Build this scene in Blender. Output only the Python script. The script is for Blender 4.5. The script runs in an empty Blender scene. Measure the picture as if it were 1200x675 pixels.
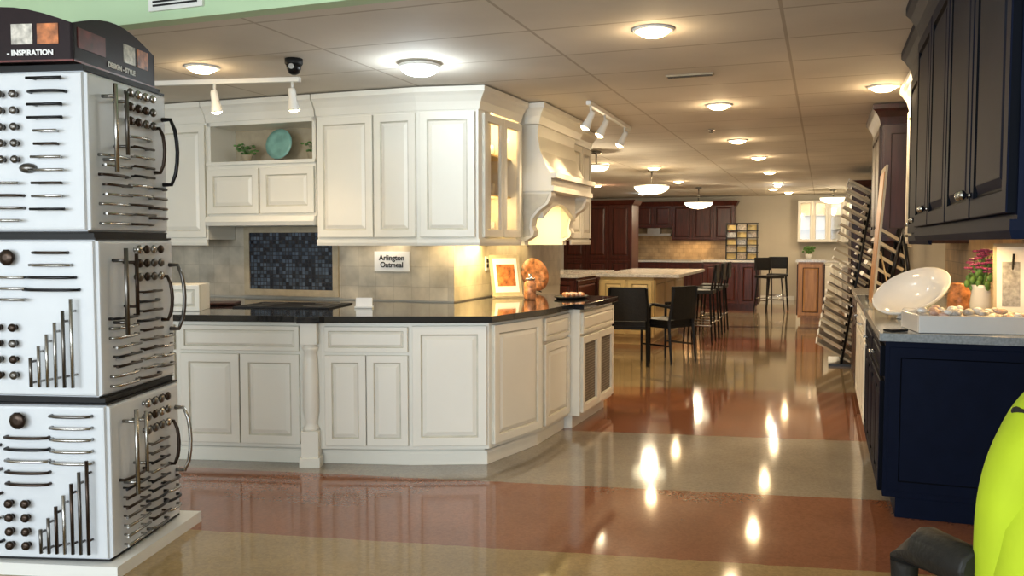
import bpy, bmesh, math, random
from mathutils import Matrix, Vector, noise
random.seed(7)
D=bpy.data; S=bpy.context.scene
A20=math.radians(20); CA,SA=math.cos(A20),math.sin(A20)
def R(s,t): return (s*CA+t*SA, -s*SA+t*CA)
RZ=-A20
CEIL=2.44; CF=CEIL-.0015
# ------------------------------------------------------------ materials
def newmat(name):
    m=D.materials.new(name); m.use_nodes=True
    nt=m.node_tree; b=nt.nodes['Principled BSDF']; return m,nt,b
def mat(name,col,rough=.5,metal=0,noise_amt=.06,nscale=12,bump=0,spec=.5,coat=0,emis=None,es=0):
    m,nt,b=newmat(name)
    tc=nt.nodes.new('ShaderNodeTexCoord'); nz=nt.nodes.new('ShaderNodeTexNoise')
    nz.inputs['Scale'].default_value=nscale; nz.inputs['Detail'].default_value=4
    nt.links.new(tc.outputs['Object'],nz.inputs['Vector'])
    r=nt.nodes.new('ShaderNodeValToRGB')
    c=list(col)
    r.color_ramp.elements[0].position=.3; r.color_ramp.elements[1].position=.7
    r.color_ramp.elements[0].color=[max(0,x*(1-noise_amt)) for x in c]+[1]
    r.color_ramp.elements[1].color=[min(1,x*(1+noise_amt)) for x in c]+[1]
    nt.links.new(nz.outputs['Fac'],r.inputs['Fac']); nt.links.new(r.outputs['Color'],b.inputs['Base Color'])
    b.inputs['Roughness'].default_value=rough; b.inputs['Metallic'].default_value=metal
    b.inputs['Specular IOR Level'].default_value=spec
    b.inputs['Coat Weight'].default_value=coat
    if bump:
        bp=nt.nodes.new('ShaderNodeBump'); bp.inputs['Strength'].default_value=bump; bp.inputs['Distance'].default_value=.01
        nt.links.new(nz.outputs['Fac'],bp.inputs['Height']); nt.links.new(bp.outputs['Normal'],b.inputs['Normal'])
    if emis:
        b.inputs['Emission Color'].default_value=list(emis)+[1]; b.inputs['Emission Strength'].default_value=es
    return m
def woodmat(name,c1,c2,rough=.35,sc=3):
    m,nt,b=newmat(name)
    tc=nt.nodes.new('ShaderNodeTexCoord'); mp=nt.nodes.new('ShaderNodeMapping'); mp.inputs['Scale'].default_value=(sc*6,sc*6,sc*.6)
    nz=nt.nodes.new('ShaderNodeTexNoise'); nz.inputs['Scale'].default_value=1.5; nz.inputs['Detail'].default_value=6
    r=nt.nodes.new('ShaderNodeValToRGB'); r.color_ramp.elements[0].color=list(c1)+[1]; r.color_ramp.elements[1].color=list(c2)+[1]
    r.color_ramp.elements[0].position=.35; r.color_ramp.elements[1].position=.65
    nt.links.new(tc.outputs['Object'],mp.inputs['Vector']); nt.links.new(mp.outputs['Vector'],nz.inputs['Vector'])
    nt.links.new(nz.outputs['Fac'],r.inputs['Fac']); nt.links.new(r.outputs['Color'],b.inputs['Base Color'])
    b.inputs['Roughness'].default_value=rough; return m
def brickmat(name,c1,c2,mortar,w,h,ms=.004,offset=.5,rough=.4,plane='wall',shift=(0,0,0),mottle=.35,bumpy=True,nsc=7,bias=0):
    m,nt,b=newmat(name)
    tc=nt.nodes.new('ShaderNodeTexCoord'); sp=nt.nodes.new('ShaderNodeSeparateXYZ'); cb=nt.nodes.new('ShaderNodeCombineXYZ')
    nt.links.new(tc.outputs['Object'],sp.inputs[0])
    if plane=='wall':
        ad=nt.nodes.new('ShaderNodeMath'); nt.links.new(sp.outputs['X'],ad.inputs[0]); nt.links.new(sp.outputs['Y'],ad.inputs[1])
        nt.links.new(ad.outputs[0],cb.inputs['X']); nt.links.new(sp.outputs['Z'],cb.inputs['Y'])
    else:
        nt.links.new(sp.outputs['X'],cb.inputs['X']); nt.links.new(sp.outputs['Y'],cb.inputs['Y'])
    mp=nt.nodes.new('ShaderNodeMapping'); mp.inputs['Location'].default_value=shift
    nt.links.new(cb.outputs[0],mp.inputs['Vector'])
    br=nt.nodes.new('ShaderNodeTexBrick'); br.offset=offset; br.inputs['Scale'].default_value=1; br.inputs['Bias'].default_value=bias
    br.inputs['Brick Width'].default_value=w; br.inputs['Row Height'].default_value=h; br.inputs['Mortar Size'].default_value=ms
    br.inputs['Color1'].default_value=list(c1)+[1]; br.inputs['Color2'].default_value=list(c2)+[1]; br.inputs['Mortar'].default_value=list(mortar)+[1]
    nt.links.new(mp.outputs[0],br.inputs['Vector'])
    nz=nt.nodes.new('ShaderNodeTexNoise'); nz.inputs['Scale'].default_value=nsc; nz.inputs['Detail'].default_value=6
    nt.links.new(tc.outputs['Object'],nz.inputs['Vector'])
    mr=nt.nodes.new('ShaderNodeMapRange'); mr.inputs['To Min'].default_value=1-mottle; mr.inputs['To Max'].default_value=1+mottle*.6
    mr.inputs['From Min'].default_value=.25; mr.inputs['From Max'].default_value=.75
    nt.links.new(nz.outputs['Fac'],mr.inputs['Value'])
    vm=nt.nodes.new('ShaderNodeVectorMath'); vm.operation='SCALE'
    nt.links.new(br.outputs['Color'],vm.inputs[0]); nt.links.new(mr.outputs[0],vm.inputs['Scale'])
    nt.links.new(vm.outputs[0],b.inputs['Base Color']); b.inputs['Roughness'].default_value=rough
    if bumpy:
        bp=nt.nodes.new('ShaderNodeBump'); bp.invert=True; bp.inputs['Strength'].default_value=.4; bp.inputs['Distance'].default_value=.004
        nt.links.new(br.outputs['Fac'],bp.inputs['Height']); nt.links.new(bp.outputs['Normal'],b.inputs['Normal'])
    return m
def floormat():
    m,nt,b=newmat('terrazzo_floor')
    N=nt.nodes.new; L=nt.links.new
    tc=N('ShaderNodeTexCoord'); sp=N('ShaderNodeSeparateXYZ'); L(tc.outputs['Object'],sp.inputs[0])
    m1=N('ShaderNodeMath'); m1.operation='MULTIPLY_ADD'; m1.inputs[1].default_value=.17
    L(sp.outputs['X'],m1.inputs[0]); L(sp.outputs['Y'],m1.inputs[2])
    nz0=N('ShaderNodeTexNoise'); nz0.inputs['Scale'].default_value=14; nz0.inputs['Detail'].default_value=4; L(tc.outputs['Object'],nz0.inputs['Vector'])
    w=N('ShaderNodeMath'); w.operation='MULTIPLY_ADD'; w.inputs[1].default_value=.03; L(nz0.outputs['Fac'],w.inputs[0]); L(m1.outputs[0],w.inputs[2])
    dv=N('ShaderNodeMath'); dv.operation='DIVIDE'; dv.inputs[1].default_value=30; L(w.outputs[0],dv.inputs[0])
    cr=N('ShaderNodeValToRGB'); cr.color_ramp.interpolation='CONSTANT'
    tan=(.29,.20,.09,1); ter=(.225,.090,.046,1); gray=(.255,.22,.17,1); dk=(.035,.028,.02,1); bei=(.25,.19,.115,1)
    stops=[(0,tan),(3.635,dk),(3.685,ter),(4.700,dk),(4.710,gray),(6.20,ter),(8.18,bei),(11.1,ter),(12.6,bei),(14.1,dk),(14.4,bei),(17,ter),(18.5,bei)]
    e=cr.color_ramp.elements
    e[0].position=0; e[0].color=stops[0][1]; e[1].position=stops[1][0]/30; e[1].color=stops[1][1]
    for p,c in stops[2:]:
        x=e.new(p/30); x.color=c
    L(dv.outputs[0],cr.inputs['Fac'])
    vo=N('ShaderNodeTexVoronoi'); vo.inputs['Scale'].default_value=85; L(tc.outputs['Object'],vo.inputs['Vector'])
    sc=N('ShaderNodeSeparateColor'); L(vo.outputs['Color'],sc.inputs[0])
    mr=N('ShaderNodeMapRange'); mr.inputs['To Min'].default_value=.9; mr.inputs['To Max'].default_value=1.1; L(sc.outputs[0],mr.inputs['Value'])
    nz=N('ShaderNodeTexNoise'); nz.inputs['Scale'].default_value=1.6; nz.inputs['Detail'].default_value=2; L(tc.outputs['Object'],nz.inputs['Vector'])
    mr2=N('ShaderNodeMapRange'); mr2.inputs['From Min'].default_value=.3; mr2.inputs['From Max'].default_value=.7; mr2.inputs['To Min'].default_value=.82; mr2.inputs['To Max'].default_value=1.15; L(nz.outputs['Fac'],mr2.inputs['Value'])
    mu=N('ShaderNodeMath'); mu.operation='MULTIPLY'; L(mr.outputs[0],mu.inputs[0]); L(mr2.outputs[0],mu.inputs[1])
    vm=N('ShaderNodeVectorMath'); vm.operation='SCALE'; L(cr.outputs['Color'],vm.inputs[0]); L(mu.outputs[0],vm.inputs['Scale'])
    L(vm.outputs[0],b.inputs['Base Color'])
    b.inputs['Roughness'].default_value=.075
    b.inputs['Specular IOR Level'].default_value=.6
    return m
def emit(name,col,st):
    m,nt,b=newmat(name); b.inputs['Base Color'].default_value=list(col)+[1]
    b.inputs['Emission Color'].default_value=list(col)+[1]; b.inputs['Emission Strength'].default_value=st; return m
def glassmat():
    m=D.materials.new('clear_glass'); m.use_nodes=True; nt=m.node_tree; nt.nodes.clear()
    o=nt.nodes.new('ShaderNodeOutputMaterial'); t=nt.nodes.new('ShaderNodeBsdfTransparent'); g=nt.nodes.new('ShaderNodeBsdfGlossy')
    g.inputs['Roughness'].default_value=.05; x=nt.nodes.new('ShaderNodeMixShader'); x.inputs[0].default_value=.1
    nt.links.new(t.outputs[0],x.inputs[1]); nt.links.new(g.outputs[0],x.inputs[2]); nt.links.new(x.outputs[0],o.inputs[0]); return m

WHITE=mat('painted_oatmeal_white',(.82,.795,.715),.35,noise_amt=.02,nscale=3)
GLAZE=mat('glaze_groove',(.60,.57,.48),.5,noise_amt=.1)
GRANITE=mat('black_granite',(.012,.013,.015),.08,noise_amt=.6,nscale=120,coat=.5)
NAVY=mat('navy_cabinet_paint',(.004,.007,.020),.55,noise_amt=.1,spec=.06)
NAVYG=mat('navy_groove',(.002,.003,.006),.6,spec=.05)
CHERRY=woodmat('cherry_wood',(.055,.010,.007),(.10,.018,.012))
CHERRYG=mat('cherry_groove',(.02,.005,.004),.5)
MAHOG=woodmat('dark_mahogany',(.025,.007,.006),(.05,.012,.010))
OAK=woodmat('honey_oak',(.42,.19,.06),(.58,.29,.10))
CREAM=mat('cream_island_paint',(.74,.56,.25),.4,noise_amt=.05)
CREAMG=mat('cream_groove',(.45,.33,.15),.5)
LTOP=mat('light_stone_top',(.72,.70,.66),.12,noise_amt=.25,nscale=60)
GTOP=mat('grey_stone_top',(.26,.29,.31),.15,noise_amt=.2,nscale=80)
TOWERW=mat('display_board_white',(.62,.65,.69),.45,noise_amt=.02)
BLACK=mat('black_plastic',(.010,.010,.011),.5,noise_amt=.1,spec=.25)
BLACKM=mat('black_leather',(.012,.011,.010),.5,noise_amt=.2,nscale=60,bump=.2,spec=.3)
CHROME=mat('brushed_nickel',(.42,.41,.39),.25,1,noise_amt=.08,nscale=40)
BRONZE=mat('oil_rubbed_bronze',(.045,.03,.022),.3,.8,noise_amt=.2)
BLKMET=mat('black_metal',(.01,.01,.012),.3,.5)
PEWTER=mat('dark_pewter',(.16,.15,.14),.3,1)
PAPER=mat('paper_white',(.80,.80,.80),.7,noise_amt=.01)
INK=mat('ink_black',(.01,.01,.01),.7)
TRIMW=mat('white_metal',(.75,.75,.72),.4,noise_amt=.01)
GREENW=mat('pale_green_paint',(.46,.62,.40),.7,noise_amt=.04,nscale=2)
WALLC=mat('warm_white_wall_paint',(.55,.51,.43),.7,noise_amt=.04,nscale=2)
CEILM=brickmat('ceiling_tiles',(.70,.65,.57),(.67,.62,.54),(.47,.41,.33),1.22,.61,.009,0,.8,'floor',(.20,.1,0),.16,False,1.2)
TILE=brickmat('travertine_tile',(.55,.49,.39),(.48,.425,.34),(.43,.38,.30),.15,.15,.0025,.0,.35,'wall',(0,.02,0),.35)
MOSAIC=brickmat('glass_mosaic',(.006,.010,.022),(.12,.17,.24),(.02,.02,.025),.030,.030,.003,0,.12,'wall',(0,0,0),.3,True,30,-.25)
TILER=brickmat('warm_stone_tile',(.50,.36,.21),(.40,.28,.16),(.25,.18,.10),.15,.1,.003,.5,.4,'wall',(0,0,0),.3)
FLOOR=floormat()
LENS=emit('warm_lamp_lens',(1,.74,.36),26)
LENSC=emit('cool_lamp_lens',(.85,.97,1.0),12)
BOWL=emit('bowl_lamp_glass',(1,.90,.62),3.6)
GLASS=glassmat()
PLATEG=mat('celadon_glaze',(.22,.42,.36),.15,noise_amt=.3,nscale=8)
LEAF=mat('leaf_green',(.10,.22,.05),.5,noise_amt=.4)
PINK=mat('pink_petal',(.30,.05,.14),.5,noise_amt=.3,nscale=30)
CERAM=mat('white_ceramic',(.68,.68,.67),.12,noise_amt=.02,coat=.5)
TERRA=mat('orange_glaze_pattern',(.38,.16,.07),.3,noise_amt=.8,nscale=25)
SHELL=mat('sea_shell',(.55,.38,.32),.4,noise_amt=.4,nscale=20)
LIME=mat('lime_fleece',(.40,.52,.010),.85,noise_amt=.07,nscale=8,bump=.3)
BANNER=mat('banner_dark_maroon',(.014,.006,.008),.4,noise_amt=.3,nscale=6,spec=.2)
BANNERR=mat('banner_red',(.12,.015,.012),.35,noise_amt=.5,nscale=14)
BANNERO=mat('banner_photo_amber',(.40,.13,.04),.35,noise_amt=.8,nscale=22)
CARD=mat('beige_board',(.42,.35,.24),.6,noise_amt=.1,nscale=20)
MESHM=brickmat('perforated_mesh',(.05,.035,.025),(.08,.05,.03),(.28,.25,.20),.02,.02,.004,0,.5,'wall')
STONES=[mat('sample_stone_%d'%i,c,.25,noise_amt=.4,nscale=40) for i,c in enumerate([(.45,.43,.40),(.20,.17,.15),(.50,.40,.28),(.30,.31,.32),(.55,.52,.47),(.12,.10,.09)])]
YEL=mat('yellow_tile_sample',(.6,.45,.18),.5,noise_amt=.3)  # own colour of the yellow sample tiles
STEEL=mat('stainless_steel',(.5,.5,.5),.3,1)

# ------------------------------------------------------------ builder
class B:
    def __init__(s,name,room=False,origin=None,rz=0):
        s.name=name; s.bm=bmesh.new(); s.ml=[]
        s.base=Matrix.Rotation(RZ,4,'Z') if room else Matrix.Translation(origin or (0,0,0))@Matrix.Rotation(rz,4,'Z')
    def mi(s,m):
        if m not in s.ml: s.ml.append(m)
        return s.ml.index(m)
    def face(s,vs,m,smooth=False):
        try: f=s.bm.faces.new(vs)
        except ValueError: return
        f.material_index=s.mi(m); f.smooth=smooth; return f
    def box(s,lo,hi,m,M=None):
        x0,y0,z0=lo; x1,y1,z1=hi
        P=[Vector(p) for p in [(x0,y0,z0),(x1,y0,z0),(x1,y1,z0),(x0,y1,z0),(x0,y0,z1),(x1,y0,z1),(x1,y1,z1),(x0,y1,z1)]]
        if M: P=[M@p for p in P]
        v=[s.bm.verts.new(p) for p in P]
        for q in [(0,3,2,1),(4,5,6,7),(0,1,5,4),(1,2,6,5),(2,3,7,6),(3,0,4,7)]: s.face([v[i] for i in q],m)
    def cbox(s,c,sz,m,M=None,rot=None):
        T=Matrix.Translation(c)@(rot if rot else Matrix())
        if M: T=M@T
        h=[k/2 for k in sz]; s.box([-k for k in h],h,m,T)
    def prism(s,pts,z0,z1,m,M=None):
        f=lambda p:(M@Vector(p)) if M else Vector(p)
        a=[s.bm.verts.new(f((p[0],p[1],z0))) for p in pts]; b=[s.bm.verts.new(f((p[0],p[1],z1))) for p in pts]
        n=len(pts); s.face(a[::-1],m); s.face(b,m)
        for i in range(n): s.face([a[i],a[(i+1)%n],b[(i+1)%n],b[i]],m)
    def xprof(s,pts,x0,x1,m,M=None):
        Q=Matrix(((0,0,1,0),(1,0,0,0),(0,1,0,0),(0,0,0,1)))
        s.prism(pts,x0,x1,m,(M@Q) if M else Q)
    def lathe(s,prof,m,M=None,seg=20,sx=1,sy=1):
        rings=[]
        for r,z in prof:
            ring=[]
            for i in range(seg):
                a=2*math.pi*i/seg; p=Vector((r*sx*math.cos(a),r*sy*math.sin(a),z)); ring.append(s.bm.verts.new(M@p if M else p))
            rings.append(ring)
        for k in range(len(rings)-1):
            for i in range(seg):
                j=(i+1)%seg; s.face([rings[k][i],rings[k][j],rings[k+1][j],rings[k+1][i]],m,True)
        s.face(rings[0][::-1],m); s.face(rings[-1],m)
    def tube(s,pts,r,m,M=None,seg=6):
        pts=[Vector(p) for p in pts]; rings=[]; n=len(pts)
        rr=r if isinstance(r,(list,tuple)) else [r]*n
        for k,p in enumerate(pts):
            d=(pts[min(k+1,n-1)]-pts[max(k-1,0)]).normalized()
            up=Vector((0,0,1)) if abs(d.z)<.9 else Vector((1,0,0))
            a=d.cross(up).normalized(); b=d.cross(a).normalized(); ring=[]
            for i in range(seg):
                t=2*math.pi*i/seg; q=p+(a*math.cos(t)+b*math.sin(t))*rr[k]; ring.append(s.bm.verts.new(M@q if M else q))
            rings.append(ring)
        for k in range(n-1):
            for i in range(seg):
                j=(i+1)%seg; s.face([rings[k][i],rings[k][j],rings[k+1][j],rings[k+1][i]],m,seg>4)
        s.face(rings[0][::-1],m); s.face(rings[-1],m)
    def ball(s,c,r,m,M=None,sc=(1,1,1),seg=10):
        n=6; T=Matrix.Translation(c)@Matrix.Diagonal((sc[0],sc[1],sc[2],1))
        if M: T=M@T
        s.lathe([(max(r*math.sin(math.pi*k/n),r*.02),-r*math.cos(math.pi*k/n)) for k in range(n+1)],m,T,seg)
    def rings(s,M,x,z,w,h,prof,m,fill=True):
        prev=None
        for ins,out,mm in prof:
            cur=[s.bm.verts.new(M@Vector(p)) for p in [(x+ins,-out,z+ins),(x+w-ins,-out,z+ins),(x+w-ins,-out,z+h-ins),(x+ins,-out,z+h-ins)]]
            if prev:
                for i in range(4): s.face([prev[i],prev[(i+1)%4],cur[(i+1)%4],cur[i]],mm or m)
            prev=cur
        if fill: s.face(prev,m)
    def door(s,M,x,z,w,h,m,g,kind='raised'):
        k=min(1,min(w,h)/.30)
        fr=.052*k
        if kind=='raised':
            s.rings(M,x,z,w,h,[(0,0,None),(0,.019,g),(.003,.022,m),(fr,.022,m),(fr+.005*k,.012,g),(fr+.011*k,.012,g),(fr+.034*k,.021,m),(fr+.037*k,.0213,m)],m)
        else:
            s.rings(M,x,z,w,h,[(0,0,None),(0,.019,g),(.003,.022,m),(fr,.022,m),(fr+.006,.010,g),(fr+.008,.002,g)],m,False)
            inner=MESHM if kind=='mesh' else GLASS
            y=-.006
            v=[s.bm.verts.new(M@Vector(p)) for p in [(x+fr,y,z+fr),(x+w-fr,y,z+fr),(x+w-fr,y,z+h-fr),(x+fr,y,z+h-fr)]]
            s.face(v,inner)
    def sweep(s,path,prof,m,closed=False):
        n=len(path); cols=[]
        for i in range(n):
            p=Vector(path[i])
            def nrm(a,b):
                d=(Vector(b)-Vector(a)).normalized(); return Vector((d.y,-d.x))
            if i==0: nn=nrm(path[0],path[1]); k=1
            elif i==n-1: nn=nrm(path[-2],path[-1]); k=1
            else:
                n1=nrm(path[i-1],path[i]); n2=nrm(path[i],path[i+1]); nn=(n1+n2).normalized(); k=1/max(.4,nn.dot(n1))
            cols.append([s.bm.verts.new((p.x+nn.x*o*k,p.y+nn.y*o*k,z)) for o,z in prof])
        q=len(prof)
        for i in range(n-1):
            for j in range(q):
                jj=(j+1)%q; s.face([cols[i][j],cols[i+1][j],cols[i+1][jj],cols[i][jj]],m)
        s.face(cols[0],m); s.face(cols[-1][::-1],m)
    def done(s,parent=None,recenter=True,bevel=0,subsurf=0):
        bmesh.ops.recalc_face_normals(s.bm,faces=s.bm.faces[:])
        mat4=s.base.copy()
        if recenter and len(s.bm.verts):
            xs=[v.co.x for v in s.bm.verts]; ys=[v.co.y for v in s.bm.verts]; zs=[v.co.z for v in s.bm.verts]
            c=Vector(((min(xs)+max(xs))/2,(min(ys)+max(ys))/2,min(zs)))
            for v in s.bm.verts: v.co-=c
            mat4=mat4@Matrix.Translation(c)
        me=D.meshes.new(s.name); s.bm.to_mesh(me); s.bm.free()
        for m in s.ml: me.materials.append(m)
        o=D.objects.new(s.name,me); S.collection.objects.link(o); o.matrix_basis=mat4
        if bevel:
            bv=o.modifiers.new('bevel','BEVEL'); bv.width=bevel; bv.segments=2; bv.limit_method='ANGLE'; bv.angle_limit=math.radians(50)
        if subsurf:
            ss=o.modifiers.new('sub','SUBSURF'); ss.levels=subsurf; ss.render_levels=subsurf
        if parent:
            o.parent=parent; o.matrix_parent_inverse=parent.matrix_basis.inverted()
        return o
def adopt(o,p):
    o.parent=p; o.matrix_parent_inverse=p.matrix_basis.inverted()
def light(name,kind,loc,power,col,parent=None,size=.1,aim=None,spot=150,blend=.7,sy=None):
    l=D.lights.new(name,kind); l.energy=power; l.color=col
    if kind=='AREA':
        l.shape='RECTANGLE' if sy else 'DISK'; l.size=size
        if sy: l.size_y=sy
    else: l.shadow_soft_size=size
    if kind=='SPOT': l.spot_size=math.radians(spot); l.spot_blend=blend
    o=D.objects.new(name,l); S.collection.objects.link(o)
    d=Vector(aim) if aim else Vector((0,0,-1))
    o.matrix_basis=Matrix.Translation(loc)@d.to_track_quat('-Z','Y').to_matrix().to_4x4()
    if parent: adopt(o,parent)
    return o
def text(name,body,size,M,m,parent,align='CENTER'):
    c=D.curves.new(name,'FONT'); c.body=body; c.size=size; c.align_x=align; c.align_y='CENTER'; c.extrude=.0008; c.space_line=.95
    c.offset=.0012
    c.materials.append(m); o=D.objects.new(name,c); S.collection.objects.link(o)
    o.matrix_basis=M@Matrix.Rotation(math.pi/2,4,'X')
    adopt(o,parent); return o
def seg(p0,p1,z=0):
    a=math.atan2(p1[1]-p0[1],p1[0]-p0[0]); return Matrix.Translation((p0[0],p0[1],z))@Matrix.Rotation(a,4,'Z'), math.hypot(p1[0]-p0[0],p1[1]-p0[1])
WARM=(1,.72,.42); WW=(1,.82,.56)

# ------------------------------------------------------------ room shell
FW=20.9; LW=-5.6; RW=1.05; RW2=3.6; NEAR=-3.0; RT=2.12; SOF=3.46
b=B('floor'); 
pts=[R(LW-.1,NEAR-.1),R(RW2+.1,NEAR-.1),R(RW2+.1,RT+.1),R(RW+.1,RT+.1),R(RW+.1,FW+.1),R(LW-.1,FW+.1)]
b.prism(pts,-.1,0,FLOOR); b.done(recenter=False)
b=B('ceiling',room=True); b.box((LW-.1,SOF,CEIL),(RW+.1,FW+.1,CEIL+.1),CEILM); b.done(recenter=False)
b=B('ceiling_raised',room=True); b.box((LW-.1,NEAR-.1,3.05),(RW2+.1,SOF+.1,3.15),WALLC); b.done(recenter=False)
b=B('wall_bulkhead',room=True); b.box((LW,SOF-.09,CEIL),(RW,SOF,3.05),GREENW); b.done(recenter=False)
b=B('wall_far',room=True); b.box((LW-.1,FW,0),(RW+.1,FW+.1,CEIL),WALLC); b.done(recenter=False)
b=B('wall_left',room=True); b.box((LW-.1,NEAR,0),(LW,FW,3.05),WALLC); b.done(recenter=False)
b=B('wall_right',room=True); b.box((RW,RT,0),(RW+.1,FW,3.05),WALLC); b.done(recenter=False)
b=B('wall_return',room=True); b.box((RW+.1,RT,0),(RW2,RT+.1,3.05),WALLC); b.done(recenter=False)
b=B('wall_side',room=True); b.box((RW2,NEAR,0),(RW2+.1,RT+.1,3.05),WALLC); b.done(recenter=False)
b=B('wall_near',room=True)
b.box((LW,NEAR-.1,0),(RW2,NEAR,.5),WALLC); b.box((LW,NEAR-.1,2.75),(RW2,NEAR,3.05),WALLC)
for x0,x1 in [(LW,-5.2),(-2.3,-2.0),(.9,1.2),(3.4,RW2)]: b.box((x0,NEAR-.1,.5),(x1,NEAR,2.75),WALLC)
b.done(recenter=False)
for i,(x0,x1) in enumerate([(-5.2,-2.3),(-2.0,.9),(1.2,3.4)]):
    b=B('window_%d'%(i+1),room=True)
    for a,c in [((x0,.5),(x1,.56)),((x0,2.69),(x1,2.75)),((x0,.56),(x0+.06,2.69)),((x1-.06,.56),(x1,2.69)),(((x0+x1)/2-.03,.56),((x0+x1)/2+.03,2.69))]:
        b.box((a[0],NEAR-.08,a[1]),(c[0],NEAR-.03,c[1]),TRIMW)
    o=b.done()
    x,y=R((x0+x1)/2,NEAR+.02)
    l=light('daylight','AREA',(x,y,1.6),[175,145,65][i],(.86,.95,1),o,size=x1-x0-.2,sy=2.0,aim=(SA,CA,0))
b=B('wall_partition',room=True); b.box((LW,5.75,0),(-2.55,8.45,CEIL),WALLC); b.done(recenter=False)
b=B('trim_backsplash',room=True)
b.box((LW,5.742,.93),(-2.55,5.75,1.62),TILE); b.box((-2.55,5.742,.93),(-2.542,8.44,1.62),TILE)
b.done(recenter=False)
b=B('trim_backsplash_right',room=True); b.box((RW-.008,RT+.02,.93),(RW,8.6,1.5),TILER); b.done(recenter=False)
b=B('baseboard_right',room=True); b.box((RW-.02,9.0,0),(RW,13.1,.1),TRIMW); b.done()
b=B('baseboard_far',room=True); b.box((-1.9,FW-.02,0),(-.6,FW,.1),TRIMW); b.done()

b=B('mosaic_tile_panel',room=True)
b.box((-4.33,5.732,.99),(-3.56,5.741,1.44),MOSAIC)
for lo,hi in [((-4.38,5.722,.94),(-3.51,5.741,.99)),((-4.38,5.722,1.44),(-3.51,5.741,1.485)),((-4.38,5.722,.99),(-4.33,5.741,1.44)),((-3.56,5.722,.99),(-3.51,5.741,1.44))]: b.box(lo,hi,CARD)
b.done(recenter=False)

b=B('air_vent',room=True)
b.box((-3.10,SOF-.105,2.485),(-2.78,SOF-.09,2.66),TRIMW)
for i in range(8): b.box((-3.07,SOF-.112,2.505+i*.018),(-2.81,SOF-.104,2.513+i*.018),BLACK)
b.done()
b=B('air_vent',room=True)
cx=(.94*1.14-.342*5.54); ct=.342*1.14+.94*5.54
b.box((cx-.15,ct-.03,CF-.010),(cx+.15,ct+.03,CF),CARD); b.box((cx-.14,ct-.022,CF-.013),(cx+.14,ct+.022,CF-.009),BLACK); b.done()

CROWN=[(0,2.28),(.014,2.28),(.022,2.31),(.03,2.335),(.055,2.375),(.075,2.395),(.075,2.43),(0,2.43)]
RAIL=[(0,1.34),(.012,1.34),(.018,1.36),(.018,1.385),(0,1.385)]

# ------------------------------------------------------------ left upper cabinets
def upper(name,p0,p1,back,z0,doors,m=WHITE,g=GLAZE,zt=2.28,crown=True,rail=True,kind='raised'):
    b=B(name,room=True)
    b.prism([p0,p1]+back,z0,zt,m)
    M,L=seg(p0,p1); w=L/doors
    for i in range(doors): b.door(M,i*w+.008,z0+.015,w-.016,zt-z0-.03,m,g,kind)
    if crown: b.sweep([p0,p1],CROWN,m); b.prism([p0,p1]+back,zt,2.43,m)
    if rail: b.sweep([p0,p1],[(o,z-1.385+z0) for o,z in RAIL],m)
    return b
T=5.42; TW=5.738
b=upper('upper_cabinet',(-5.45,T),(-4.475,T),[(-4.475,TW),(-5.45,TW)],1.385,2); b.done()
b=B('niche_cabinet',room=True)
s0,s1=-4.47,-3.50
b.prism([(s0,T),(s1,T),(s1,TW),(s0,TW)],1.56,1.95,WHITE)
M,L=seg((s0,T),(s1,T))
for i in range(2): b.door(M,i*L/2+.01,1.58,L/2-.02,.34,WHITE,GLAZE)
b.box((s0,T,1.95),(s0+.03,TW,2.28),WHITE); b.box((s1-.03,T,1.95),(s1,TW,2.28),WHITE); b.box((s0,TW-.02,1.95),(s1,TW,2.28),CARD)
b.prism([(s0,T),(s1,T),(s1,TW),(s0,TW)],2.25,2.43,WHITE)
b.sweep([(s0,T),(s1,T)],CROWN,WHITE)
b.sweep([(s0,T),(s1,T)],[(0,1.49),(.03,1.49),(.045,1.52),(.03,1.56),(0,1.56)],WHITE)
b.box((s0,T+.02,1.49),(s1,TW-.02,1.56),WHITE)
b.box((s0,T,1.95),(s1,T-.02,1.975),WHITE)
b.done()
b=B('upper_cabinet',room=True)
pA,pB,pC,pD=(-3.49,T),(-2.675,T),(-2.25,5.50),(-2.21,6.24)
b.prism([pA,pB,(-2.675,TW),(-3.49,TW)],1.385,2.28,WHITE)
M,L=seg(pA,pB)
b.door(M,.01,1.40,.455,.865,WHITE,GLAZE); b.door(M,.478,1.40,L-.488,.865,WHITE,GLAZE)
b.prism([pB,pC,(-2.25,TW),(-2.675,TW)],1.385,2.28,WHITE)
M,L=seg(pB,pC); b.door(M,.02,1.40,L-.04,.865,WHITE,GLAZE)
b.prism([pA,pB,pC,pD,(-2.54,6.24),(-2.54,TW),(-3.49,TW)],2.28,2.43,WHITE)
b.sweep([pA,pB,pC,pD],CROWN,WHITE); b.sweep([pA,pB,pC,pD],RAIL,WHITE)
b.prism([(-2.54,TW),(-2.25,TW),(-2.24,6.24),(-2.54,6.24)],1.385,1.405,WHITE)
b.box((-2.54,6.22,1.405),(-2.21,6.24,2.28),WHITE); b.box((-2.54,TW,1.405),(-2.525,6.22,2.28),CREAM)
b.box((-2.54,TW,1.405),(-2.26,TW+.015,2.28),CREAM)
for z in (1.70,1.99): b.box((-2.52,TW+.02,z),(-2.27,6.21,z+.012),CREAM)
b.prism([(-2.25,5.50),(-2.24,5.60),(-2.25,TW),(-2.27,TW)],1.385,2.28,WHITE)
M,L=seg((-2.247,5.56),pD)
b.door(M,.0,1.40,L/2-.005,.865,WHITE,GLAZE,'glass'); b.door(M,L/2+.002,1.40,L/2-.005,.865,WHITE,GLAZE,'glass')
for z in (1.42,1.715,2.005):
    for k in range(3): b.lathe([(.02,z),(.03,z+.05),(.028,z+.10),(.024,z+.10)],CERAM,Matrix.Translation((-2.40,5.85+k*.14,0)),12)
o=b.done()
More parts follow.
